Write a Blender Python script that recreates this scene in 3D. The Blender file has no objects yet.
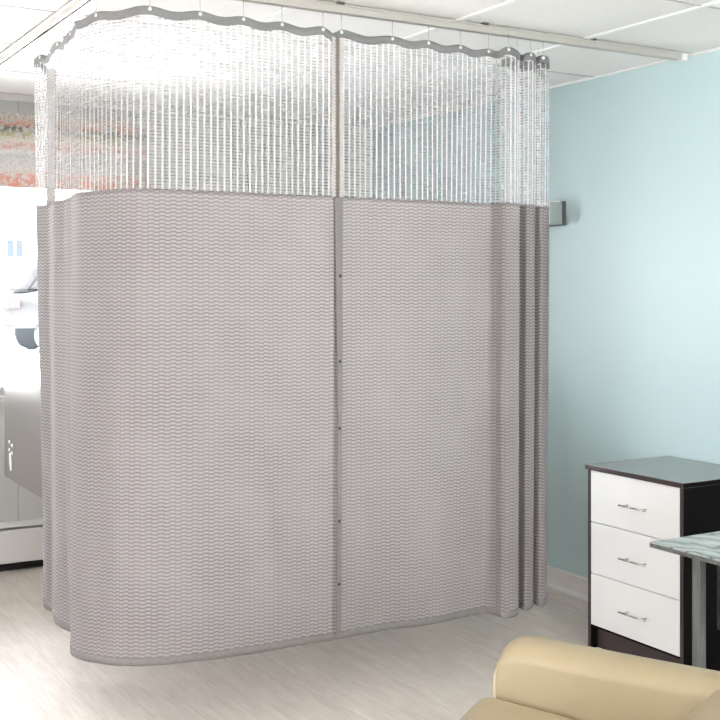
import bpy, bmesh, math, random
from mathutils import Vector, Matrix
random.seed(7)
S = bpy.context.scene
COL = S.collection

# ------------------------------------------------------------ camera
cd = bpy.data.cameras.new('camera'); cam = bpy.data.objects.new('camera', cd); COL.objects.link(cam)
cam.location = (0, 0, 1.468)
cam.rotation_euler = (math.pi/2, 0, -0.528)
cd.sensor_width = 36; cd.sensor_fit = 'HORIZONTAL'
cd.lens = 1151.7/720*36
cd.shift_y = (286.4-360)/720
cd.clip_start = 0.05; cd.clip_end = 200
S.camera = cam

# ------------------------------------------------------------ world, light, exposure
W = bpy.data.worlds.new('sky'); S.world = W; W.use_nodes = True
bg = W.node_tree.nodes['Background']
bg.inputs[0].default_value = (0.93, 0.96, 1.0, 1); bg.inputs[1].default_value = 11.0
S.view_settings.view_transform = 'Standard'; S.view_settings.look = 'None'
S.view_settings.gamma = 1; S.view_settings.use_curve_mapping = False
S.view_settings.exposure = 0.27

def area(name, loc, rot, sx, sy, power, col=(1, 1, 1), portal=False):
    l = bpy.data.lights.new(name, 'AREA'); l.shape = 'RECTANGLE'; l.size = sx; l.size_y = sy
    l.energy = power; l.color = col
    if portal: l.cycles.is_portal = True
    o = bpy.data.objects.new(name, l); o.location = loc; o.rotation_euler = rot; COL.objects.link(o)
    return o
XL, XW, YB, YR, H = -2.0, 3.643, 6.092, -2.6, 2.44
WX0, WX1, WZ0, WZ1 = -1.30, 2.10, 0.90, 2.28
area('window_portal', ((WX0+WX1)/2, YB+0.13, (WZ0+WZ1)/2), (-math.pi/2, 0, 0), WX1-WX0, WZ1-WZ0, 1, portal=True)
# fill lamps outside the glass of two unseen windows, added to brighten the room
area('added_fill_left', (XL-0.25, 0.9, 1.45), (0, -math.pi/2, 0), 1.2, 1.4, 34, (1, 0.985, 0.96))
area('added_fill_rear', (0.9, YR-0.25, 1.45), (math.pi/2, 0, 0), 2.4, 1.3, 52, (1, 0.985, 0.96))

sl = bpy.data.lights.new('sun', 'SUN'); sl.energy = 150; sl.angle = .01; sl.color = (1, .98, .95)
so = bpy.data.objects.new('sun', sl); COL.objects.link(so)
so.rotation_euler = Vector((-1, .22, -1.15)).to_track_quat('-Z', 'Y').to_euler()     # comes from the blue-wall side, lights the ground outside

# ------------------------------------------------------------ material helpers
class NT:
    def __init__(s, name):
        s.m = bpy.data.materials.new(name); s.m.use_nodes = True
        s.t = s.m.node_tree; s.n = s.t.nodes; s.p = s.n['Principled BSDF']; s.out = s.n['Material Output']
    def link(s, a, b): s.t.links.new(a, b)
    def node(s, typ, **kw):
        n = s.n.new(typ)
        for k, v in kw.items(): setattr(n, k, v)
        return n
    def M(s, op, a, b=None, c=None):
        n = s.n.new('ShaderNodeMath'); n.operation = op
        for i, v in enumerate((a, b, c)):
            if v is None: continue
            if isinstance(v, (int, float)): n.inputs[i].default_value = v
            else: s.link(v, n.inputs[i])
        return n.outputs[0]
    def mix(s, f, a, b):
        n = s.n.new('ShaderNodeMix'); n.data_type = 'RGBA'
        for i, v in ((0, f), (6, a), (7, b)):
            if isinstance(v, (int, float)): n.inputs[i].default_value = v
            elif isinstance(v, tuple): n.inputs[i].default_value = v+(1,) if len(v) == 3 else v
            else: s.link(v, n.inputs[i])
        return n.outputs[2]
    def pos(s):
        return s.node('ShaderNodeNewGeometry').outputs['Position']
    def obj(s):
        return s.node('ShaderNodeTexCoord').outputs['Object']
    def sep(s, v):
        n = s.node('ShaderNodeSeparateXYZ'); s.link(v, n.inputs[0]); return n.outputs
    def mapped(s, v, scale):
        n = s.node('ShaderNodeMapping'); s.link(v, n.inputs[0]); n.inputs['Scale'].default_value = scale; return n.outputs[0]
    def noise(s, v, scale, detail=3, rough=.5):
        n = s.node('ShaderNodeTexNoise'); s.link(v, n.inputs['Vector']); n.inputs['Scale'].default_value = scale
        n.inputs['Detail'].default_value = detail; n.inputs['Roughness'].default_value = rough; return n.outputs['Fac']
    def ramp(s, f, stops):
        n = s.node('ShaderNodeValToRGB'); s.link(f, n.inputs[0]); e = n.color_ramp.elements
        while len(e) < len(stops): e.new(0.5)
        for i, (p, c) in enumerate(stops): e[i].position = p; e[i].color = c+(1,) if len(c) == 3 else c
        return n.outputs[0]
    def bump(s, h, strength=.3, dist=.002):
        n = s.node('ShaderNodeBump'); s.link(h, n.inputs['Height']); n.inputs['Strength'].default_value = strength
        n.inputs['Distance'].default_value = dist; return n.outputs[0]

def plain(name, col, rough=.5, metal=0, spec=.5, var=.04, scale=8, bump=0):
    t = NT(name); p = t.p
    nz = t.noise(t.obj(), scale)
    a = tuple(max(0, c*(1-var)) for c in col); b = tuple(min(1, c*(1+var)) for c in col)
    t.link(t.mix(nz, a, b), p.inputs['Base Color'])
    p.inputs['Roughness'].default_value = rough; p.inputs['Metallic'].default_value = metal
    p.inputs['Specular IOR Level'].default_value = spec
    if bump:
        t.link(t.bump(t.noise(t.obj(), 220, 4), bump, .001), p.inputs['Normal'])
    return t.m

MAT = {}
MAT['blue'] = plain('blue_wall_paint', (.50, .645, .665), .42, var=.02, scale=3, bump=.06)
MAT['grey_wall'] = None
t = NT('grey_panelling')
px = t.sep(t.pos())
g = t.M('LESS_THAN', t.M('ABSOLUTE', t.M('SUBTRACT', t.M('FRACT', t.M('MULTIPLY', t.M('ADD', px[0], .035), 1/.203)), .5)), .012)
t.link(t.mix(g, (.58, .575, .555), (.40, .395, .38)), t.p.inputs['Base Color']); t.p.inputs['Roughness'].default_value = .55
t.link(t.bump(t.M('SUBTRACT', 1.0, g), .5, .003), t.p.inputs['Normal'])
MAT['grey_wall'] = t.m
MAT['white_wall'] = plain('white_wall_paint', (.82, .81, .79), .6, var=.02, scale=3)
MAT['white_trim'] = plain('white_trim_paint', (.82, .81, .80), .4, var=.02)
MAT['base_trim'] = plain('grey_vinyl_baseboard', (.76, .73, .71), .45, var=.03)
MAT['tile'] = plain('ceiling_tile', (.90, .89, .87), .9, var=.02, scale=40, bump=.4)
MAT['grid_white'] = plain('ceiling_grid_white', (.92, .92, .91), .4, var=.01)
MAT['grid_grey'] = plain('ceiling_grid_shadow_line', (.55, .54, .53), .5, var=.02)
MAT['alu'] = plain('track_aluminium', (.62, .60, .56), .32, metal=.55, var=.03)
MAT['alu_dark'] = plain('track_slot', (.10, .10, .10), .6)
MAT['chrome'] = plain('brushed_chrome', (.62, .61, .59), .25, metal=1, var=.04)
MAT['white_plastic'] = plain('white_plastic', (.88, .88, .87), .3, var=.01)
MAT['black_snap'] = plain('black_snap', (.02, .02, .02), .35)
MAT['header'] = plain('grey_webbing', (.24, .24, .245), .9, var=.12, scale=90, bump=.3)
MAT['binding'] = plain('taupe_binding_tape', (.22, .207, .203), .9, var=.15, scale=60, bump=.3)
MAT['dark_brown'] = plain('espresso_laminate', (.004, .003, .003), .6, spec=.08, var=.15)
MAT['edge_brown'] = plain('espresso_edge_band', (.055, .038, .042), .45, var=.1)
MAT['drawer_white'] = plain('white_drawer_laminate', (.86, .86, .855), .28, var=.01)
MAT['dresser_top'] = plain('espresso_top_painted_sheen', (.17, .18, .178), .24, spec=1.0, var=.1)  # pale reflection of the room put into the base colour
MAT['cream_leather'] = plain('cream_vinyl', (.35, .285, .183), .42, spec=.4, var=.04, scale=14, bump=.18)
MAT['leather_seam'] = plain('cream_piping', (.45, .385, .27), .5, var=.04)
MAT['chair_dark'] = plain('black_chair_base', (.03, .03, .03), .5)
MAT['foot_panel'] = plain('grey_laminate_panel', (.15, .138, .130), .3, spec=.6, var=.06)
MAT['silver_mark'] = plain('silver_inlay', (.9, .9, .88), .25, metal=.2)
MAT['heater'] = plain('white_enamel_heater', (.78, .765, .74), .38, var=.02)
MAT['black_gap'] = plain('dark_heater_slot', (.02, .018, .016), .8)
MAT['sheet'] = plain('white_bed_linen', (.8, .8, .8), .9, var=.03, bump=.3)
MAT['bed_steel'] = plain('grey_bed_frame', (.35, .35, .36), .4, metal=.4)
MAT['box_black'] = plain('black_control_box', (.012, .012, .013), .45)
MAT['box_grey'] = plain('grey_switch_plate', (.30, .30, .30), .35, metal=.3)

# floor: pale wood-look vinyl planks running along Y
t = NT('pale_vinyl_planks')
P = t.pos(); px = t.sep(P)
br = t.node('ShaderNodeTexBrick'); sw = t.node('ShaderNodeCombineXYZ')
t.link(px[1], sw.inputs[0]); t.link(px[0], sw.inputs[1]); t.link(sw.outputs[0], br.inputs['Vector'])
br.inputs['Scale'].default_value = 1; br.inputs['Brick Width'].default_value = 1.2; br.inputs['Row Height'].default_value = .152
br.inputs['Mortar Size'].default_value = .0012; br.inputs['Color1'].default_value = (.74, .67, .61, 1); br.inputs['Color2'].default_value = (.69, .62, .565, 1)
br.inputs['Mortar'].default_value = (.44, .39, .36, 1); br.inputs['Mortar Smooth'].default_value = .5
n1 = t.noise(t.mapped(P, (11, 1.6, 1)), 2.2, 5, .6)
n2 = t.noise(t.mapped(P, (30, 2.5, 1)), 3.0, 4, .65)
c = t.mix(t.ramp(n1, [(.35, (0, 0, 0)), (.7, (.75, .75, .75))]), br.outputs['Color'], (.54, .475, .42))
c = t.mix(t.ramp(n2, [(.45, (0, 0, 0)), (.75, (.6, .6, .6))]), c, (.80, .755, .705))
t.link(c, t.p.inputs['Base Color']); t.p.inputs['Roughness'].default_value = .42; t.p.inputs['Specular IOR Level'].default_value = .4
MAT['floor'] = t.m

# curtain cloth: basket weave in two mauve greys, a little light passes through
def cloth_material():
    t = NT('mauve_grey_basket_weave')
    uv = t.node('ShaderNodeUVMap').outputs[0]; q = t.sep(uv)
    U = t.M('MULTIPLY', q[0], 1/.0178); V = t.M('MULTIPLY', q[1], 1/.0124)
    par = t.M('MODULO', t.M('FLOOR', U), 2.0)
    Vs = t.M('ADD', V, t.M('MULTIPLY', par, .27))
    row = t.M('ABSOLUTE', t.M('SUBTRACT', t.M('FRACT', Vs), .5))            # 0..0.5
    row = t.M('SMOOTH_MIN', t.M('MULTIPLY', t.M('SUBTRACT', row, .12), 5.0), 1.0, .2)
    col = t.M('ABSOLUTE', t.M('SUBTRACT', t.M('FRACT', U), .5))
    col = t.M('MULTIPLY', t.M('MAXIMUM', t.M('SUBTRACT', col, .34), 0.0), 4.2)
    wv = t.noise(uv, 6.0, 3)
    d = t.node('ShaderNodeClamp'); t.link(t.M('MAXIMUM', t.M('SUBTRACT', 1.0, row), col), d.inputs[0])
    d = t.M('MULTIPLY', d.outputs[0], t.M('ADD', .55, t.M('MULTIPLY', wv, .7)))
    c = t.mix(d, (.455, .423, .425), (.235, .212, .216))
    fine = t.noise(t.mapped(uv, (900, 250, 1)), 1.0, 2)
    c = t.mix(t.M('MULTIPLY', fine, .25), c, (.32, .297, .30))
    t.link(c, t.p.inputs['Base Color']); t.p.inputs['Roughness'].default_value = .95; t.p.inputs['Specular IOR Level'].default_value = .15
    t.p.inputs['Sheen Weight'].default_value = .15
    b = t.bump(t.M('SUBTRACT', 1.0, d), .35, .0012); t.link(b, t.p.inputs['Normal'])
    tr = t.node('ShaderNodeBsdfTranslucent'); t.link(c, tr.inputs[0])
    mx = t.node('ShaderNodeMixShader'); mx.inputs[0].default_value = .38
    t.link(t.p.outputs[0], mx.inputs[1]); t.link(tr.outputs[0], mx.inputs[2]); t.link(mx.outputs[0], t.out.inputs[0])
    return t.m
MAT['cloth'] = cloth_material()

def net_material():
    t = NT('white_curtain_netting')
    uv = t.node('ShaderNodeUVMap').outputs[0]; q = t.sep(uv)
    U = t.M('FRACT', t.M('MULTIPLY', q[0], 1/.0228)); V = t.M('FRACT', t.M('MULTIPLY', q[1], 1/.0105))
    tape = t.M('LESS_THAN', t.M('ABSOLUTE', t.M('SUBTRACT', U, .5)), .125)
    hor = t.M('LESS_THAN', t.M('ABSOLUTE', t.M('SUBTRACT', V, .5)), .22)
    U2 = t.M('FRACT', t.M('MULTIPLY', q[0], 3/.0228))
    ver = t.M('LESS_THAN', t.M('ABSOLUTE', t.M('SUBTRACT', U2, .5)), .10)
    nz = t.noise(t.mapped(uv, (9, 16, 1)), 3.0, 2)
    hor = t.M('MULTIPLY', hor, t.ramp(nz, [(.36, (.16, .16, .16)), (.62, (.34, .34, .34))]))
    a = t.M('MAXIMUM', t.M('MULTIPLY', tape, .88), t.M('ADD', t.M('MULTIPLY', hor, .8), .10))
    di = t.node('ShaderNodeBsdfDiffuse'); di.inputs[0].default_value = (.74, .73, .73, 1)
    tr = t.node('ShaderNodeBsdfTranslucent'); tr.inputs[0].default_value = (.74, .73, .73, 1)
    m1 = t.node('ShaderNodeMixShader'); m1.inputs[0].default_value = .6
    t.link(di.outputs[0], m1.inputs[1]); t.link(tr.outputs[0], m1.inputs[2])
    tp = t.node('ShaderNodeBsdfTransparent'); m2 = t.node('ShaderNodeMixShader')
    t.link(a, m2.inputs[0]); t.link(tp.outputs[0], m2.inputs[1]); t.link(m1.outputs[0], m2.inputs[2])
    t.link(m2.outputs[0], t.out.inputs[0]); t.n.remove(t.p)
    return t.m
MAT['net'] = net_material()
MAT['net_edge'] = plain('beige_net_edging', (.20, .175, .165), .9, var=.25, scale=70, bump=.3)
MAT['net_edge_white'] = plain('white_net_edging', (.50, .47, .455), .9, var=.25, scale=90, bump=.3)

# patterned roman shade
t = NT('knitted_stripe_textile')
P = t.pos(); q = t.sep(P)
wob = t.M('MULTIPLY', t.M('SUBTRACT', t.noise(t.mapped(P, (1, 1, 1)), 7.0, 3), .5), .05)
z = t.M('DIVIDE', t.M('SUBTRACT', t.M('ADD', q[2], wob), 1.98), .385)
band = t.ramp(z, [(0.0, (.56, .25, .19)), (.17, (.56, .28, .22)), (.24, (.55, .51, .47)), (.42, (.40, .42, .43)), (.48, (.60, .58, .54)),
                  (.56, (.55, .26, .23)), (.64, (.62, .56, .50)), (.72, (.40, .38, .20)), (.80, (.15, .18, .17)), (.86, (.60, .28, .19)), (1.0, (.74, .72, .68))])
sp = t.noise(t.mapped(P, (1, 1, .8)), 62, 2, .6)
sp2 = t.noise(t.mapped(P, (.5, 1, 2)), 14, 4, .7)
f = t.M('MULTIPLY', t.ramp(sp, [(.44, (0, 0, 0)), (.52, (1, 1, 1))]), t.ramp(sp2, [(.30, (0, 0, 0)), (.47, (1, 1, 1))]))
c = t.mix(f, (.52, .50, .47), band)
dk = t.noise(t.mapped(P, (1, 1, 1)), 95, 1)
c = t.mix(t.ramp(dk, [(.60, (0, 0, 0)), (.72, (.7, .7, .7))]), c, (.22, .20, .19))
t.link(c, t.p.inputs['Base Color']); t.p.inputs['Roughness'].default_value = .95
t.link(t.bump(sp, .5, .003), t.p.inputs['Normal'])
tr = t.node('ShaderNodeBsdfTranslucent'); t.link(c, tr.inputs[0]); mx = t.node('ShaderNodeMixShader'); mx.inputs[0].default_value = .05
t.link(t.p.outputs[0], mx.inputs[1]); t.link(tr.outputs[0], mx.inputs[2]); t.link(mx.outputs[0], t.out.inputs[0])
MAT['shade'] = t.m

# marble-look table top
t = NT('grey_veined_marble')
P = t.obj()
d = t.node('ShaderNodeTexWave'); d.wave_type = 'BANDS'; d.bands_direction = 'DIAGONAL'
t.link(t.mapped(P, (1, .55, 1)), d.inputs['Vector']); d.inputs['Scale'].default_value = 7.5; d.inputs['Distortion'].default_value = 9
d.inputs['Detail'].default_value = 4; d.inputs['Detail Scale'].default_value = 1.4
v = t.ramp(d.outputs['Fac'], [(0, (.10, .11, .105)), (.05, (.20, .215, .205)), (.13, (.33, .355, .34)), (.75, (.37, .395, .375)), (1, (.43, .45, .43))])
t.link(v, t.p.inputs['Base Color']); t.p.inputs['Roughness'].default_value = .15
MAT['marble'] = t.m
t = NT('dark_speckled_marble_edge')
v = t.ramp(t.noise(t.mapped(t.obj(), (1, 1, 3)), 60, 5, .7), [(.3, (.03, .033, .033)), (.7, (.20, .215, .21))])
t.link(v, t.p.inputs['Base Color']); t.p.inputs['Roughness'].default_value = .3
MAT['marble_edge'] = t.m
t = NT('brushed_grey_steel')
v = t.ramp(t.noise(t.mapped(t.obj(), (60, 60, 3)), 1.0, 4, .6), [(.3, (.12, .125, .125)), (.7, (.21, .22, .22))])
t.link(v, t.p.inputs['Base Color']); t.p.inputs['Roughness'].default_value = .4; t.p.inputs['Metallic'].default_value = .5
MAT['steel'] = t.m
# glass
t = NT('window_glass')
tp = t.node('ShaderNodeBsdfTransparent'); gl = t.node('ShaderNodeBsdfGlossy'); gl.inputs['Roughness'].default_value = .02
mx = t.node('ShaderNodeMixShader'); fr = t.node('ShaderNodeFresnel'); fr.inputs[0].default_value = 1.3
t.link(fr.outputs[0], mx.inputs[0]); t.link(tp.outputs[0], mx.inputs[1]); t.link(gl.outputs[0], mx.inputs[2]); t.link(mx.outputs[0], t.out.inputs[0]); t.n.remove(t.p)
MAT['glass'] = t.m
# outdoors
MAT['snow'] = plain('bright_paved_ground', (.75, .75, .75), .9)
MAT['siding'] = plain('white_siding', (.80, .80, .78), .8)
MAT['roof'] = plain('pale_shingle_roof', (.60, .58, .56), .9)
MAT['far_glass'] = plain('blue_grey_house_glass', (.022, .027, .033), .8, spec=0)
MAT['car_paint'] = plain('grey_car_paint', (.042, .043, .045), .6, spec=.05)
MAT['car_glass'] = plain('car_glass', (.026, .031, .037), .5, spec=.05)
MAT['tail_red'] = plain('red_tail_lamp', (.05, .026, .027), .5, spec=.05)
MAT['tyre'] = plain('tyre_rubber', (.055, .062, .068), .8, spec=.05)
MAT['plate'] = plain('white_plate', (.8, .8, .8), .5)

# ------------------------------------------------------------ mesh helpers
def link(name, me, mat, parent=None, loc=None):
    o = bpy.data.objects.new(name, me); COL.objects.link(o)
    if mat is not None:
        for m in (mat if isinstance(mat, list) else [mat]): me.materials.append(m)
    if parent: o.parent = parent
    if loc: o.location = loc
    return o
def fin(name, bm, mat, parent=None, smooth=False, loc=None):
    bmesh.ops.recalc_face_normals(bm, faces=bm.faces)
    me = bpy.data.meshes.new(name); bm.to_mesh(me); bm.free()
    if smooth:
        for p in me.polygons: p.use_smooth = True
    return link(name, me, mat, parent, loc)
def add_box(bm, a, b, bev=0, seg=2, midx=0):
    a = Vector(a); b = Vector(b); c = (a+b)/2; s = b-a
    r = bmesh.ops.create_cube(bm, size=1, matrix=Matrix.Translation(c) @ Matrix.Diagonal((abs(s.x), abs(s.y), abs(s.z), 1)))
    fs = {f for v in r['verts'] for f in v.link_faces}
    for f in fs: f.material_index = midx
    if bev:
        es = list({e for v in r['verts'] for e in v.link_edges})
        bmesh.ops.bevel(bm, geom=es, offset=bev, segments=seg, profile=.5, affect='EDGES')
def box(name, a, b, mat, parent=None, bev=0, seg=2, smooth=False):
    bm = bmesh.new(); add_box(bm, a, b, bev, seg); return fin(name, bm, mat, parent, smooth)
def add_tube(bm, pts, r, n=8, caps=True):
    pts = [Vector(p) for p in pts]; rings = []
    for i, p in enumerate(pts):
        d = (pts[min(i+1, len(pts)-1)]-pts[max(i-1, 0)]).normalized()
        a = d.orthogonal().normalized() if i == 0 else (pa - d*pa.dot(d)).normalized()
        pa = a; b = d.cross(a); rr = r[i] if isinstance(r, (list, tuple)) else r
        rings.append([bm.verts.new(p+(a*math.cos(2*math.pi*k/n)+b*math.sin(2*math.pi*k/n))*rr) for k in range(n)])
    for i in range(len(rings)-1):
        for k in range(n): bm.faces.new((rings[i][k], rings[i][(k+1) % n], rings[i+1][(k+1) % n], rings[i+1][k]))
    if caps: bm.faces.new(rings[0][::-1]); bm.faces.new(rings[-1])
def tube(name, pts, r, mat, parent=None, n=8):
    bm = bmesh.new(); add_tube(bm, pts, r, n); return fin(name, bm, mat, parent, True)
def prism(bm, poly, axis, a, b):
    """poly in the two other axes, extruded along axis from a to b"""
    def mk(p, h):
        return Vector((h, p[0], p[1])) if axis == 'x' else Vector((p[0], h, p[1])) if axis == 'y' else Vector((p[0], p[1], h))
    v0 = [bm.verts.new(mk(p, a)) for p in poly]; v1 = [bm.verts.new(mk(p, b)) for p in poly]
    bm.faces.new(v0); bm.faces.new(v1[::-1]); n = len(poly)
    for i in range(n): bm.faces.new((v0[i], v0[(i+1) % n], v1[(i+1) % n], v1[i]))
def struct(o): o['kind'] = 'structure'; return o
def thing(name, label, cat, loc=(0, 0, 0), rz=0, group=None):
    o = bpy.data.objects.new(name, None); COL.objects.link(o); o.location = loc; o.rotation_euler = (0, 0, rz)
    o.empty_display_size = .05
    return tag(o, label, cat, group)
def tag(o, label, cat, group=None):
    o['label'] = label; o['category'] = cat
    if group: o['group'] = group
    return o

# ------------------------------------------------------------ the room
T = .12
struct(box('floor', (XL-T, YR-T, -.1), (XW+T, YB+T, 0), MAT['floor']))
struct(box('ceiling', (XL-T, YR-T, H), (XW+T, YB+T, H+.1), MAT['tile']))
struct(box('wall_right', (XW, YR-T, 0), (XW+T, YB+T, H), MAT['blue']))
def wall_open(name, axis, at, thick, lo, hi, o0, o1, z0, z1, mat):
    bm = bmesh.new()
    def bx(a, b, c, d):
        if axis == 'y': add_box(bm, (a, at, c), (b, at+thick, d))
        else: add_box(bm, (at, a, c), (at+thick, b, d))
    bx(lo, o0, 0, H); bx(o1, hi, 0, H); bx(o0, o1, 0, z0); bx(o0, o1, z1, H)
    return struct(fin(name, bm, mat))
wall_open('wall_back', 'y', YB, T, XL-T, XW, WX0, WX1, WZ0, WZ1, MAT['grey_wall'])
wall_open('wall_left', 'x', XL-T, T, YR-T, YB, .2, 1.6, .85, 2.05, MAT['white_wall'])
wall_open('wall_front', 'y', YR-T, T, XL, XW, -.3, 2.1, .8, 2.1, MAT['white_wall'])

def window(name, axis, at, a, b, z0, z1, mull):
    root = bpy.data.objects.new(name, None); COL.objects.link(root); struct(root)
    def bx(bm, p, q, zz0, zz1, d0, d1):
        if axis == 'y': add_box(bm, (p, at+d0, zz0), (q, at+d1, zz1))
        else: add_box(bm, (at+d0, p, zz0), (at+d1, q, zz1))
    fr = bmesh.new(); w = .045
    bx(fr, a, b, z0, z0+w, .02, .09); bx(fr, a, b, z1-w, z1, .02, .09); bx(fr, a, a+w, z0+w, z1-w, .02, .09); bx(fr, b-w, b, z0+w, z1-w, .02, .09)
    for m in mull: bx(fr, m-.02, m+.02, z0+w, z1-w, .02, .09)
    fin('window_frame', fr, MAT['white_trim'], root)
    g = bmesh.new(); bx(g, a+w, b-w, z0+w, z1-w, .052, .058); fin('pane', g, MAT['glass'], root)
    return root
window('window_1', 'y', YB, WX0, WX1, WZ0, WZ1, [-.15, .98])
window('added_window_left', 'x', XL-T, .2, 1.6, .85, 2.05, [.9])  # out-of-frame side window, added for its light
window('added_window_rear', 'y', YR-T, -.3, 2.1, .8, 2.1, [.9])  # unseen rear window, likewise added to let in light
struct(box('trim_1', (WX0-.05, YB-.035, WZ0-.03), (WX1+.05, YB+.02, WZ0), MAT['white_trim'], bev=.004))
# window casing strips
bm = bmesh.new(); add_box(bm, (WX1, YB-.012, WZ0), (WX1+.05, YB, WZ1)); add_box(bm, (WX0-.05, YB-.012, WZ0), (WX0, YB, WZ1))
struct(fin('trim_2', bm, MAT['white_trim']))
# baseboard on the blue wall with its quarter-round
bm = bmesh.new()
prism(bm, [(XW, 0), (XW-.024, 0), (XW-.022, .012), (XW-.012, .022), (XW-.010, .024), (XW-.010, .092), (XW-.007, .1), (XW, .1)], 'y', YR, YB)
b = struct(fin('baseboard_right', bm, MAT['base_trim']))
bm = bmesh.new()
prism(bm, [(XW-.0101, 0.0005), (XW-.026, 0.0005), (XW-.0245, .010), (XW-.019, .018), (XW-.0101, .023)], 'y', YR, YB)
struct(fin('trim_3', bm, MAT['white_trim']))
struct(box('baseboard_left', (XL, YR, 0), (XL+.012, YB, .1), MAT['base_trim']))
struct(box('baseboard_front', (XL+.012, YR, 0), (XW-.03, YR+.012, .1), MAT['base_trim']))
# wall angle under the ceiling edge
bm = bmesh.new(); add_box(bm, (XW-.022, YR, H-.006), (XW, YB, H)); add_box(bm, (XL, YB-.022, H-.006), (XW-.022, YB, H))
struct(fin('trim_4', bm, MAT['grid_white']))
# ceiling grid: bars along Y (bright) and along X (thin, their shadow line painted grey)
G = .6096
bm = bmesh.new()
k = -9
while 3.034+G*k < XW-.03:
    x = 3.034+G*k
    if x > XL+.03: add_box(bm, (x-.012, YR, H-.007), (x+.012, YB-.022, H))
    k += 1
struct(fin('trim_5', bm, MAT['grid_white']))
bm = bmesh.new()
k = -12
while 4.063+G*k < YB-.03:
    y = 4.063+G*k
    if y > YR+.03: add_box(bm, (XL, y-.005, H-.003), (XW-.022, y+.005, H))
    k += 1
struct(fin('trim_6', bm, MAT['grid_grey']))

# unseen ceiling lights, added to brighten the near part of the room
for n_, (lx, ly, who) in enumerate(((.594, -.33, 'added unseen ceiling light panel over the near end of the room'), (1.814, -.33, 'added unseen ceiling light panel nearer the blue wall'))):
    t_ = thing('added_ceiling_light', who, 'added ceiling light', (lx, ly, H))
    bm = bmesh.new()
    for a, b in (((-.30, -.30), (.30, -.285)), ((-.30, .285), (.30, .30)), ((-.30, -.285), (-.285, .285)), ((.285, -.285), (.30, .285))):
        add_box(bm, (a[0], a[1], -.012), (b[0], b[1], -.0005))
    fin('frame', bm, MAT['white_trim'], t_)
    box('diffuser', (-.284, -.284, -.006), (.284, .284, -.001), MAT['white_plastic'], t_)
    l = area('added_ceiling_lamp', (lx, ly, H-.015), (0, 0, 0), .55, .55, 33, (1, .97, .93)); l.parent = t_; l.location = (0, 0, -.015)

# baseboard heater along the back wall
t_ = thing('baseboard_heater', 'white metal baseboard heater under the window on the back wall', 'heater', (.6, YB, 0))
bm = bmesh.new()
prism(bm, [(-.001, .03), (-.012, .03), (-.012, .21), (-.03, .228), (-.03, .245), (-.001, .245)], 'x', -1.6, 1.6)
fin('back_plate', bm, MAT['heater'], t_)
bm = bmesh.new()
prism(bm, [(-.062, .045), (-.07, .045), (-.07, .212), (-.062, .215)], 'x', -1.6, 1.6)
fin('front_cover', bm, MAT['heater'], t_)
bm = bmesh.new(); prism(bm, [(-.03, .232), (-.068, .226), (-.068, .231), (-.03, .245)], 'x', -1.6, 1.6); fin('top_damper', bm, MAT['heater'], t_)
box('fin_core', (-1.58, -.058, .05), (1.58, -.014, .2), MAT['black_gap'], t_)
box('kick_shade_strip', (-1.58, -.05, .004), (1.58, -.012, .03), MAT['black_gap'], t_)  # black strip stands in for the shade in the bottom gap

# patterned window shade
t_ = thing('window_shade', 'patterned red and grey knitted fabric shade above the window', 'window shade', (.9, YB, 1.98))
bm = bmesh.new(); N = 60
for j in range(1):
    rows = []
    prof = [(-.040, 0), (-.052, .03), (-.050, .12), (-.055, .2), (-.052, .30), (-.050, .385)]
    xs = [-2.35+i*(3.618/N) for i in range(N+1)]
    F = [[bm.verts.new((x, y+.003*math.sin(x*9+z*20), z)) for x in xs] for y, z in prof]
    for r in range(len(prof)-1):
        for i in range(N): bm.faces.new((F[r][i], F[r][i+1], F[r+1][i+1], F[r+1][i]))
fin('fabric', bm, MAT['shade'], t_, True)
box('head_rail', (-2.34, -.038, .34), (1.258, -.0125, .38), MAT['white_trim'], t_)

# ------------------------------------------------------------ curtain track
t_ = thing('curtain_track', 'L-shaped aluminium curtain track screwed to the ceiling grid', 'curtain track', (1.137, 3.453, H))
R_ = .22
path = [(0, 2.2)]+[(0, 2.2-k*.1) for k in range(1, 20)]
path = [(0, y) for y in [2.55, 1.8, 1.2, .6, R_]]
for k in range(1, 9):
    a = math.pi/2*k/9; path.append((R_-R_*math.cos(a), R_-R_*math.sin(a)))
path += [(R_, 0), (.8, 0), (1.4, 0), (2.0, 0), (XW-1.137-.10, 0)]
def sweep(bm, path, prof):
    """prof: closed list (offset, z)"""
    rings = []
    for i, p in enumerate(path):
        a = Vector(path[max(i-1, 0)]); b = Vector(path[min(i+1, len(path)-1)]); d = (b-a).normalized(); n = Vector((-d.y, d.x))
        rings.append([bm.verts.new((p[0]+n.x*o, p[1]+n.y*o, z)) for o, z in prof])
    m = len(prof)
    for i in range(len(rings)-1):
        for k in range(m): bm.faces.new((rings[i][k], rings[i][(k+1) % m], rings[i+1][(k+1) % m], rings[i+1][k]))
    bm.faces.new(rings[0]); bm.faces.new(rings[-1][::-1])
bm = bmesh.new(); sweep(bm, path, [(-.02, -.007), (-.02, -.012), (-.016, -.013), (-.016, -.035), (-.005, -.035), (-.005, -.031), (-.012, -.031), (-.012, -.012), (.012, -.012), (.012, -.031), (.005, -.031), (.005, -.035), (.016, -.035), (.016, -.013), (.02, -.012), (.02, -.007)])
fin('rail', bm, MAT['alu'], t_)
bm = bmesh.new(); sweep(bm, path, [(-.010, -.0125), (-.010, -.0145), (.010, -.0145), (.010, -.0125)]); fin('slot_lining', bm, MAT['alu_dark'], t_)
box('end_stop', (XW-1.137-.10, -.017, -.036), (XW-1.137-.068, .017, -.008), MAT['white_plastic'], t_, bev=.002)
for x in (.79, 1.40, 1.92): box('mounting_clip', (x-.012, -.026, -.009), (x+.012, .026, -.001), MAT['alu_dark'], t_)

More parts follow.
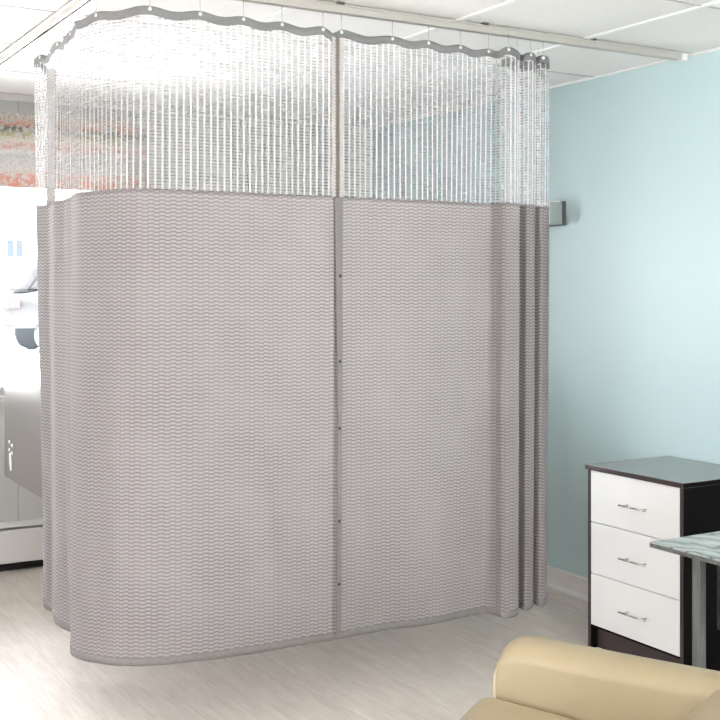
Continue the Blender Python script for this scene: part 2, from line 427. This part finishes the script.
# ------------------------------------------------------------ curtains
def catmull(pts, per=10):
    out = []; P = [pts[0]]+list(pts)+[pts[-1]]
    for i in range(1, len(P)-2):
        p0, p1, p2, p3 = [Vector(P[i+k]) for k in (-1, 0, 1, 2)]
        for k in range(per):
            s = k/per
            out.append(.5*((2*p1)+(p2-p0)*s+(2*p0-5*p1+4*p2-p3)*s*s+(3*p1-p0-3*p2+p3)*s**3))
    out.append(Vector(P[-2])); return out
LT = [(1.223, 4.550), (1.188, 4.520), (1.150, 4.470), (1.158, 4.410), (1.176, 4.360), (1.169, 4.300), (1.153, 4.220), (1.145, 4.165), (1.152, 4.125), (1.154, 4.080), (1.142, 4.020), (1.140, 3.975), (1.145, 3.950), (1.137, 3.900), (1.120, 3.830), (1.110, 3.760), (1.115, 3.700), (1.138, 3.635), (1.167, 3.560), (1.202, 3.500), (1.256, 3.467), (1.419, 3.453), (1.630, 3.450), (1.781, 3.456), (1.880, 3.450), (1.911, 3.453), (1.919, 3.478)]
LB = [(1.241, 4.500), (1.206, 4.470), (1.171, 4.400), (1.167, 4.340), (1.171, 4.300), (1.164, 4.240), (1.151, 4.180), (1.146, 4.130), (1.150, 4.080), (1.157, 4.040), (1.161, 4.005), (1.161, 3.970), (1.146, 3.930), (1.125, 3.880), (1.102, 3.800), (1.098, 3.730), (1.113, 3.680), (1.140, 3.640), (1.172, 3.595), (1.213, 3.570), (1.268, 3.535), (1.434, 3.490), (1.642, 3.475), (1.791, 3.475), (1.880, 3.467), (1.915, 3.470), (1.922, 3.495)]
RT = [(1.921, 3.480), (1.930, 3.455), (2.099, 3.460), (2.261, 3.450), (2.439, 3.455), (2.573, 3.465), (2.596, 3.440), (2.602, 3.400), (2.640, 3.395), (2.679, 3.415), (2.711, 3.450), (2.719, 3.475), (2.729, 3.460), (2.733, 3.435), (2.765, 3.440), (2.795, 3.465), (2.807, 3.495), (2.813, 3.475), (2.826, 3.455), (2.859, 3.465), (2.901, 3.510), (2.879, 3.550), (2.776, 3.545), (2.712, 3.550), (2.717, 3.575), (2.804, 3.600), (2.895, 3.595), (2.950, 3.600)]
RB = [(1.924, 3.496), (1.934, 3.470), (2.108, 3.475), (2.264, 3.455), (2.420, 3.460), (2.549, 3.470), (2.578, 3.435), (2.581, 3.385), (2.619, 3.380), (2.660, 3.400), (2.696, 3.440), (2.712, 3.475), (2.715, 3.455), (2.711, 3.420), (2.746, 3.425), (2.786, 3.460), (2.800, 3.495), (2.799, 3.470), (2.799, 3.440), (2.832, 3.450), (2.886, 3.510), (2.869, 3.550), (2.776, 3.545), (2.712, 3.550), (2.717, 3.575), (2.804, 3.600), (2.885, 3.595), (2.934, 3.600)]
ZT, ZM, ZH, ZB = 2.352, 1.775, .278, .252

def curtain(label, top, bot, grom, seam_at_end, ripples, loc):
    root = thing('privacy_curtain', label, 'curtain', loc)
    L0 = Vector(loc)
    T_ = catmull(top); B_ = catmull(bot); n = len(T_)
    s = [0]
    for i in range(1, n): s.append(s[-1]+(T_[i]-T_[i-1]).length)
    # arc positions of the grommets
    gs = []
    for gx, gy in grom:
        gs.append(min(range(n), key=lambda i: (T_[i]-Vector((gx, gy))).length))
    gs = sorted(set(gs)); gpos = [s[i] for i in gs]
    def ztop(i):
        x = s[i]
        for a, b in zip(gpos, gpos[1:]):
            if a <= x <= b:
                f = (x-a)/(b-a); return ZT-.011*math.sin(math.pi*f)**2*min(1, (b-a)/.1)
        e = (x-gpos[-1]) if x > gpos[-1] else (gpos[0]-x)
        return ZT-min(.022, e*.5)
    def at(i, z):
        f = max(0, (ZT-z)/(ZT-ZB)); f = f*f*(3-2*f)*.5+f*.5
        p = T_[i].lerp(B_[i], f)
        y = 0
        for (rs, wdt, amp, zc, zr) in ripples:
            y += amp*math.exp(-((s[i]-rs-(zc-z)*.10)/wdt)**2)*math.exp(-((z-zc)/zr)**2)
        # slight general waviness of hanging cloth
        y += .0022*math.sin(s[i]*17+1.2*z)+.0016*math.sin(s[i]*41+.7*z*3)
        d = (T_[min(i+1, n-1)]-T_[max(i-1, 0)]).normalized()
        return Vector((p.x+d.y*y*.9, p.y-d.x*y*.9, z))
    def sheet(name, zf, rows, mat, off=0, i0=0, i1=None, thick=0):
        i1 = n-1 if i1 is None else i1
        bm = bmesh.new(); uvl = bm.loops.layers.uv.new('UVMap'); V = []; uvd = {}
        for r in range(rows+1):
            row = []
            for i in range(i0, i1+1):
                z0, z1 = zf(i); z = z0+(z1-z0)*r/rows; p = at(i, z)-L0
                if off:
                    d = (T_[min(i+1, n-1)]-T_[max(i-1, 0)]).normalized(); p.x += d.y*off; p.y -= d.x*off
                v = bm.verts.new(p); uvd[v] = (s[i], z); row.append(v)
            V.append(row)
        for r in range(rows):
            for k in range(len(V[0])-1):
                bm.faces.new((V[r][k], V[r][k+1], V[r+1][k+1], V[r+1][k]))
        for f in bm.faces:
            f.smooth = True
            for l in f.loops: l[uvl].uv = uvd[l.vert]
        me = bpy.data.meshes.new(name); bm.to_mesh(me); bm.free()
        o = link(name, me, mat, root)
        if thick:
            m = o.modifiers.new('thickness', 'SOLIDIFY'); m.thickness = thick; m.offset = 0
        return o
    sheet('cloth_panel', lambda i: (ZB+.004, ZM), 60, MAT['cloth'])
    sheet('netting', lambda i: (ZM, ztop(i)-.012), 14, MAT['net'])
    sheet('header_band', lambda i: (ztop(i)-.028, ztop(i)), 2, MAT['header'], thick=.004)
    sheet('hem', lambda i: (ZB, ZH), 2, MAT['binding'], thick=.004)
    sheet('join_tape', lambda i: (ZM-.006, ZM+.002), 1, MAT['cloth'], thick=.003)
    for i in gs:
        p = at(i, ZT-.010)-L0
        d = (T_[min(i+1, n-1)]-T_[max(i-1, 0)]).normalized(); nn = Vector((d.y, -d.x, 0))
        bm = bmesh.new(); r = .0058
        add_tube(bm, [p-nn*.0035, p+nn*.0035], r, 12)
        fin('grommet', bm, MAT['white_plastic'], root, False)
        bm = bmesh.new()
        pts = [p+Vector((0, 0, .0))+nn*.0045, p+Vector((0, 0, .010))+nn*.004, p+Vector((0, 0, .030)), p+Vector((0, 0, H-.036-ZT-.002+.010))]
        add_tube(bm, pts, .0008, 6)
        fin('hook', bm, MAT['chrome'], root, True)
    return root, T_, s, at, L0

lc = Vector((1.5, 3.45, ZB)); rc = Vector((2.4, 3.45, ZB))
gl = [(1.868, 3.453), (1.712, 3.453), (1.566, 3.453), (1.412, 3.453), (1.254, 3.467), (1.188, 4.520), (1.167, 4.410), (1.169, 4.300), (1.149, 4.140), (1.146, 4.040), (1.145, 3.950), (1.115, 3.800), (1.138, 3.635)]
gr = [(1.945, 3.455), (2.144, 3.460), (2.288, 3.450), (2.437, 3.455), (2.573, 3.465), (2.617, 3.395), (2.717, 3.470), (2.747, 3.435), (2.826, 3.455), (2.879, 3.550), (2.748, 3.547), (2.744, 3.585), (2.895, 3.595)]
L = curtain('mauve-grey privacy curtain wrapping the track corner, left of the dark snapped seam', LT, LB, gl, True,
            [(1.52, .03, -.007, .72, .28), (1.60, .02, .006, .60, .35), (1.30, .10, .006, 1.2, .6), (.55, .05, .008, .8, .9)], lc)
R = curtain('mauve-grey privacy curtain bunched in folds near the blue wall, right of the seam', RT, RB, gr, False,
            [(.07, .025, -.006, .85, .40), (.13, .03, .006, .7, .35), (.40, .12, .005, 1.2, .7)], rc)

def strip(name, pts, parent, L0, mat, thick=.004, jag=0):
    """pts: list of (z, x0, x1, y) ; a flat tape hanging against the seam"""
    bm = bmesh.new(); fr = []; bk = []
    for i, (z, x0, x1, y) in enumerate(pts):
        j = jag*(1 if i % 2 else -1)
        fr.append([bm.verts.new(Vector((x0-j, y, z))-L0), bm.verts.new(Vector((x1+j, y, z))-L0)])
        bk.append([bm.verts.new(Vector((x0-j, y+thick, z))-L0), bm.verts.new(Vector((x1+j, y+thick, z))-L0)])
    for i in range(len(pts)-1):
        bm.faces.new((fr[i][0], fr[i][1], fr[i+1][1], fr[i+1][0])); bm.faces.new((bk[i][1], bk[i][0], bk[i+1][0], bk[i+1][1]))
        bm.faces.new((fr[i][0], fr[i+1][0], bk[i+1][0], bk[i][0])); bm.faces.new((fr[i][1], bk[i][1], bk[i+1][1], fr[i+1][1]))
    for k in (0, -1): bm.faces.new((fr[k][0], bk[k][0], bk[k][1], fr[k][1]))
    return fin(name, bm, mat, parent)
Rr = R[0]; Lr = L[0]
pts = []
for i in range(31):
    f = i/30; z = ZM-.004-(ZM-ZB-.03)*f
    w = .030-.016*min(1, f*2.2)
    yy = 3.446+.018*f
    pts.append((z, 1.937+.002*f-w, 1.939+.002*f, yy-.006))
ob = strip('edge_binding', pts, Rr, rc, MAT['binding'])
for z in (1.504, 1.211, .981, .662, .445):
    f = (ZM-z)/(ZM-ZB); p = Vector((1.929+.002*f, 3.441+.018*f-.004, z))-rc
    bm = bmesh.new(); bmesh.ops.create_uvsphere(bm, u_segments=10, v_segments=6, radius=.0052, matrix=Matrix.Translation(p) @ Matrix.Diagonal((1, .5, 1, 1)))
    fin('snap', bm, MAT['black_snap'], Rr, True)
# darker edge tape on the left curtain just behind
pts = [(ZM-.004-(ZM-ZB-.01)*i/20, 1.9175, 1.9245+.002*i/20, 3.476+.018*i/20) for i in range(21)]
strip('edge_binding', pts, Lr, lc, MAT['alu_dark' if False else 'binding'], .003)
# netting edges gathered at the seam
pts = [(ZM+(ZT-.03-ZM)*i/90, 1.899-.004*math.sin(i*.2)*.5, 1.914, 3.447) for i in range(91)]
strip('netting_edge', pts, Lr, lc, MAT['net_edge_white'], .003, .0022)
pts = [(ZM+(ZT-.03-ZM)*i/90, 1.9145, 1.931, 3.452) for i in range(91)]
strip('netting_edge', pts, Rr, rc, MAT['net_edge'], .003, 0)
pts = [(ZM+(ZT-.03-ZM)*i/90, 1.931, 1.945+.003*math.sin(i*.17), 3.447) for i in range(91)]
strip('netting_edge', pts, Rr, rc, MAT['net_edge_white'], .003, .0022)
# thick netting edge at the far left end
pts = [(ZM+(ZT-.03-ZM)*i/60, 1.212, 1.248, 4.515) for i in range(61)]
strip('netting_edge', pts, Lr, lc, MAT['net_edge_white'], .004, .0015)

# ------------------------------------------------------------ wall sconce
t_ = thing('wall_sconce', 'brushed metal box lamp mounted on the blue wall beside the curtain edge', 'wall lamp', (XW, 4.28, 1.765))
box('back_plate', (-.016, 0, -.004), (-.001, .46, .112), MAT['alu_dark'], t_, bev=.002)
box('lamp_body', (-.105, .004, 0), (-.016, .456, .108), MAT['chrome'], t_, bev=.006, seg=3)
box('diffuser', (-.095, .012, .108), (-.03, .448, .112), MAT['white_plastic'], t_)

# ------------------------------------------------------------ bed behind the curtain
t_ = thing('hospital_bed', 'bed behind the curtain with a grey footboard showing at its left edge', 'bed', (1.25, 4.62, 0))
BW = .69
def plate(x0, x1, z0, z1, name, cc=.03):
    bm = bmesh.new(); poly = []
    for (cx, cz, a0) in ((cc, z0+cc, 180), (BW-cc, z0+cc, 270), (BW-cc, z1-cc, 0), (cc, z1-cc, 90)):
        for k in range(5):
            a = math.radians(a0+k*22.5); poly.append((cx+cc*math.cos(a), cz+cc*math.sin(a)))
    prism(bm, poly, 'x', x0, x1)
    return fin(name, bm, MAT['foot_panel'], t_)
fb = plate(-.015, .02, .612, 1.056, 'footboard', .02)
bm = bmesh.new()
def mk(y, z): return (y-.80)*1.04+.585, 1.468-(1.468-z)*1.042
for (y, z) in ((.812, .802), (.765, .793), (.812, .768), (.765, .760)):
    y, z = mk(y, z)
    bmesh.ops.create_uvsphere(bm, u_segments=12, v_segments=6, radius=.0095, matrix=Matrix.Translation((-.0155, y, z)) @ Matrix.Diagonal((.4, 1.3, 1, 1)))
add_tube(bm, [(-.016,)+mk(*q) for q in ((.795, .757), (.785, .742), (.782, .72), (.778, .685))], [.004, .007, .009, .005], 8)
fin('emblem', bm, MAT['silver_mark'], fb, True)
for y in (.03, .14): box('bracket', (.0205, y, .64), (.20, y+.05, .69), MAT['bed_steel'], t_)
box('frame', (.19, .02, .42), (2.02, BW-.10, .66), MAT['bed_steel'], t_, bev=.01)
box('mattress', (.19, .01, .662), (1.98, BW-.06, .80), MAT['sheet'], t_, bev=.04, seg=4, smooth=True)
bm = bmesh.new(); prism(bm, [(1.35, .801), (1.98, .801), (2.0, .93), (1.9, .95)], 'y', .02, BW-.08); fin('raised_backrest', bm, MAT['sheet'], t_)
plate(2.03, 2.07, .40, 1.06, 'headboard')
for x in (.3, 1.85):
    for y in (.08, BW-.16):
        lg = tube('leg', [(x, y, .08), (x, y, .42)], .02, MAT['bed_steel'], t_, 10)
        bm = bmesh.new(); add_tube(bm, [(x, y-.015, .04), (x, y+.015, .04)], .04, 16); fin('castor', bm, MAT['black_snap'], lg)

# ------------------------------------------------------------ dresser
DX, DY, DW, DD, DH = 3.163, 3.060, .521, .455, .745
t_ = thing('dresser', 'dark espresso dresser with three white drawers against the blue wall', 'dresser', (DX, DY, 0))
box('side_panel', (0, 0, 0), (DD, .018, DH-.02), MAT['dark_brown'], t_)
box('side_panel', (0, DW-.018, 0), (DD, DW, DH-.02), MAT['dark_brown'], t_)
for y in (.0005, DW-.0175): box('edge_band', (-.0008, y, 0), (0, y+.017, DH-.021), MAT['edge_brown'], t_)
tp = box('top_panel', (-.010, -.006, DH-.02), (DD, DW+.005, DH), MAT['dresser_top'], t_, bev=.0012)
box('front_edge_band', (-.0112, -.0055, DH-.0185), (-.0101, DW+.0045, DH-.0015), MAT['edge_brown'], tp)
box('side_edge_band', (-.009, -.0072, DH-.0185), (DD-.001, -.0061, DH-.0015), MAT['dark_brown'], tp)
box('back_panel', (DD-.006, .018, .09), (DD, DW-.018, DH-.02), MAT['dark_brown'], t_)
box('toe_kick', (.035, .018, 0), (.05, DW-.018, .094), MAT['edge_brown'], t_)
box('bottom_panel', (.004, .018, .09), (DD-.006, DW-.018, .104), MAT['dark_brown'], t_)
zs = [(.1, .306), (.309, .514), (.517, .723)]
for z0, z1 in zs:
    d = box('drawer', (-.002, .0195, z0), (.016, DW-.0195, z1), MAT['drawer_white'], t_, bev=.0012)
    zc = (z0+z1)/2-.005
    bm = bmesh.new()
    add_tube(bm, [(-.030, .170, zc), (-.030, .312, zc)], .0034, 10)
    for y in (.192, .290): add_tube(bm, [(-.0015, y, zc), (-.030, y, zc)], .0036, 8)
    fin('handle', bm, MAT['chrome'], d, True)

# ------------------------------------------------------------ marble table
TX, TY = 2.434, 2.491
t_ = thing('marble_table', 'grey marble-topped table with grey metal legs in front of the dresser', 'table', (TX, TY-.9, 0))
tt = box('tabletop', (0, 0, .703), (.55, .9, .72), MAT['marble'], t_, bev=.004)
bm = bmesh.new(); add_box(bm, (-.0012, .004, .7045), (-.0002, .896, .7165)); add_box(bm, (.004, .9002, .7045), (.546, .9012, .7165))
fin('edge', bm, MAT['marble_edge'], tt)
for x in (.065, .45):
    for y in (.08, .765): box('leg', (x, y, 0), (x+.026, y+.03, .703), MAT['steel'], t_, bev=.002)
box('crossbar', (.46, .118, .64), (.48, .765, .69), MAT['steel'], t_)
cbx = box('control_box', (.17, .60, .46), (.24, .80, .7025), MAT['box_black'], t_, bev=.006)
box('switch_plate', (.1675, .700, .52), (.1705, .735, .615), MAT['box_grey'], cbx, bev=.001)
bm = bmesh.new(); add_tube(bm, [(.166, .718, .655), (.171, .718, .655)], .013, 16); fin('socket', bm, MAT['box_grey'], cbx)
bm = bmesh.new(); add_tube(bm, [(.1655, .718, .598), (.1675, .718, .598)], .007, 12); fin('button', bm, MAT['box_black'], cbx)

# ------------------------------------------------------------ armchair
# local axes: +x towards the front of the chair, +y outwards through the far arm
fx, fy = -.576, .818
t_ = thing('armchair', 'cream leather armchair in the lower right corner, seen from above', 'armchair', (1.698, 2.180, 0), math.atan2(fy, fx))
# with rotation angle a: local +y = (-sin a, cos a) = (-.818,-.576) -> points to the camera; far arm is at -y
def rounded(name, a, b, bev, seg, mat, parent, taper=None):
    bm = bmesh.new(); add_box(bm, a, b, bev, seg)
    if taper:
        for v in bm.verts: v.co = taper(v.co)
    return fin(name, bm, mat, parent, True)
def arm_shape(y0, y1):
    """padded arm with soft rounded top and rounded upper front corner"""
    bm = bmesh.new(); prof = []
    w = y1-y0; rt = w*.47
    for k in range(17):
        a = math.pi*k/16; prof.append((math.cos(a)*rt*(1.0)+(y0+y1)/2, math.sin(a)*rt*.62))
    xs = [-.80, -.70, -.5, -.3, -.15, -.055, -.03, -.012, .002, .010, .015]
    rings = []
    for x in xs:
        tcut = max(0, (x+.055)/.070)
        top = .625-.055*(1-math.sqrt(max(0, 1-tcut**2))) + .030*max(0, (x+.47)/.47)
        zb = .16; ring = []
        ring.append((y1-.002, zb)); ring += [(y, top-rt*.62+z) for y, z in prof]; ring.append((y0+.002, zb))
        rings.append([bm.verts.new((x, y, z)) for y, z in ring])
    m = len(rings[0])
    for i in range(len(rings)-1):
        for k in range(m): bm.faces.new((rings[i][k], rings[i][(k+1) % m], rings[i+1][(k+1) % m], rings[i+1][k]))
    bm.faces.new(rings[0]); bm.faces.new(rings[-1])
    return bm, rings
for y0, y1 in ((-.03, .115), (.66, .805)):
    bm, rings = arm_shape(y0, y1)
    outline = [v.co.copy() for v in rings[-1]]
    arm = fin('arm', bm, MAT['cream_leather'], t_, True)
    m = arm.modifiers.new('soft', 'BEVEL'); m.width = .012; m.segments = 3; m.limit_method = 'ANGLE'; m.angle_limit = 1.0
    tube('piping', outline, .0042, MAT['leather_seam'], arm, 6)
rounded('seat_cushion', (-.50, .116, .36), (.05, .659, .535), .045, 5, MAT['cream_leather'], t_,
        lambda c: Vector((c.x, c.y, c.z+.035*c.x/.1*.3+(.012*(1-((c.y-.39)/.28)**2) if c.z > .45 else 0))))
def recline(c):
    x = c.x+.43; z = c.z
    a = math.radians(42)
    return Vector((-.365+x*math.cos(a)-(z-.50)*math.sin(a)*1.0, c.y, .50+x*math.sin(a)*.0+(z-.50)*math.cos(a)+x*math.sin(a)*.5))
rounded('back_cushion', (-.60, .118, .46), (-.43, .657, 1.12), .05, 5, MAT['cream_leather'], t_, recline)
rounded('base', (-.78, -.01, .08), (.0, .785, .36), .02, 3, MAT['cream_leather'], t_)
for x in (-.7, -.08):
    for y in (.05, .72): box('foot', (x-.03, y-.03, 0), (x+.03, y+.03, .08), MAT['chair_dark'], t_)

# ------------------------------------------------------------ outdoors seen through the window
gz = -.02
o = struct(box('outdoor_ground', (-25, YB+.6, gz-.1), (40, 60, gz), MAT['snow']))
t_ = thing('house', 'white house across the street with a small twin-paned window', 'house', (7.55, 34, gz))
box('wall', (-8, 0, 0), (8, 6, 5.4), MAT['siding'], t_)
bm = bmesh.new(); prism(bm, [(-.5, 5.4), (6.5, 5.4), (3, 8.2)], 'x', -8.4, 8.4); fin('roof', bm, MAT['roof'], t_)
for cx in (.65,):
    w = box('window', (cx-.27, -.03, 2.31), (cx+.27, .0, 2.88), MAT['siding'], t_)
    for x in (cx-.23, cx+.03): box('pane', (x, -.04, 2.36), (x+.2, -.031, 2.83), MAT['far_glass'], w)
t_ = thing('parked_car', 'grey car washed out by daylight, parked outside beyond the window', 'car', (8.62, 26.5, gz))
t_.scale = (1.2, 1.15, 1.27)
bm = bmesh.new()
prism(bm, [(-2.1, .45), (-2.15, .8), (-2.0, 1.02), (-1.55, 1.1), (1.2, 1.12), (2.2, 1.0), (2.3, .7), (2.25, .42)], 'y', -.9, .9)
bmesh.ops.bevel(bm, geom=bm.edges[:], offset=.06, segments=2, affect='EDGES')
fin('car_body', bm, MAT['car_paint'], t_, True)
bm = bmesh.new()
prism(bm, [(-1.85, 1.08), (-1.45, 1.62), (-1.1, 1.74), (.4, 1.74), (.9, 1.55), (1.35, 1.1)], 'y', -.78, .78)
bmesh.ops.bevel(bm, geom=bm.edges[:], offset=.05, segments=2, affect='EDGES')
cb = fin('cabin', bm, MAT['car_paint'], t_, True)
for s_ in (-1, 1):
    bm = bmesh.new(); prism(bm, [(-1.6, 1.16), (-1.35, 1.58), (-.2, 1.62), (-.2, 1.16)], 'y', s_*.781, s_*.79); fin('side_glass', bm, MAT['car_glass'], cb)
    bm = bmesh.new(); prism(bm, [(-.1, 1.16), (-.1, 1.62), (.45, 1.62), (.95, 1.18)], 'y', s_*.781, s_*.79); fin('side_glass', bm, MAT['car_glass'], cb)
    box('tail_lamp', (-2.19, s_*.87-.06, .80), (-1.98, s_*.87+.06, 1.0), MAT['tail_red'], t_)
    for x in (-1.35, 1.45):
        bm = bmesh.new(); add_tube(bm, [(x, s_*.74, .33), (x, s_*.93, .33)], .33, 20); fin('wheel', bm, MAT['tyre'], t_)
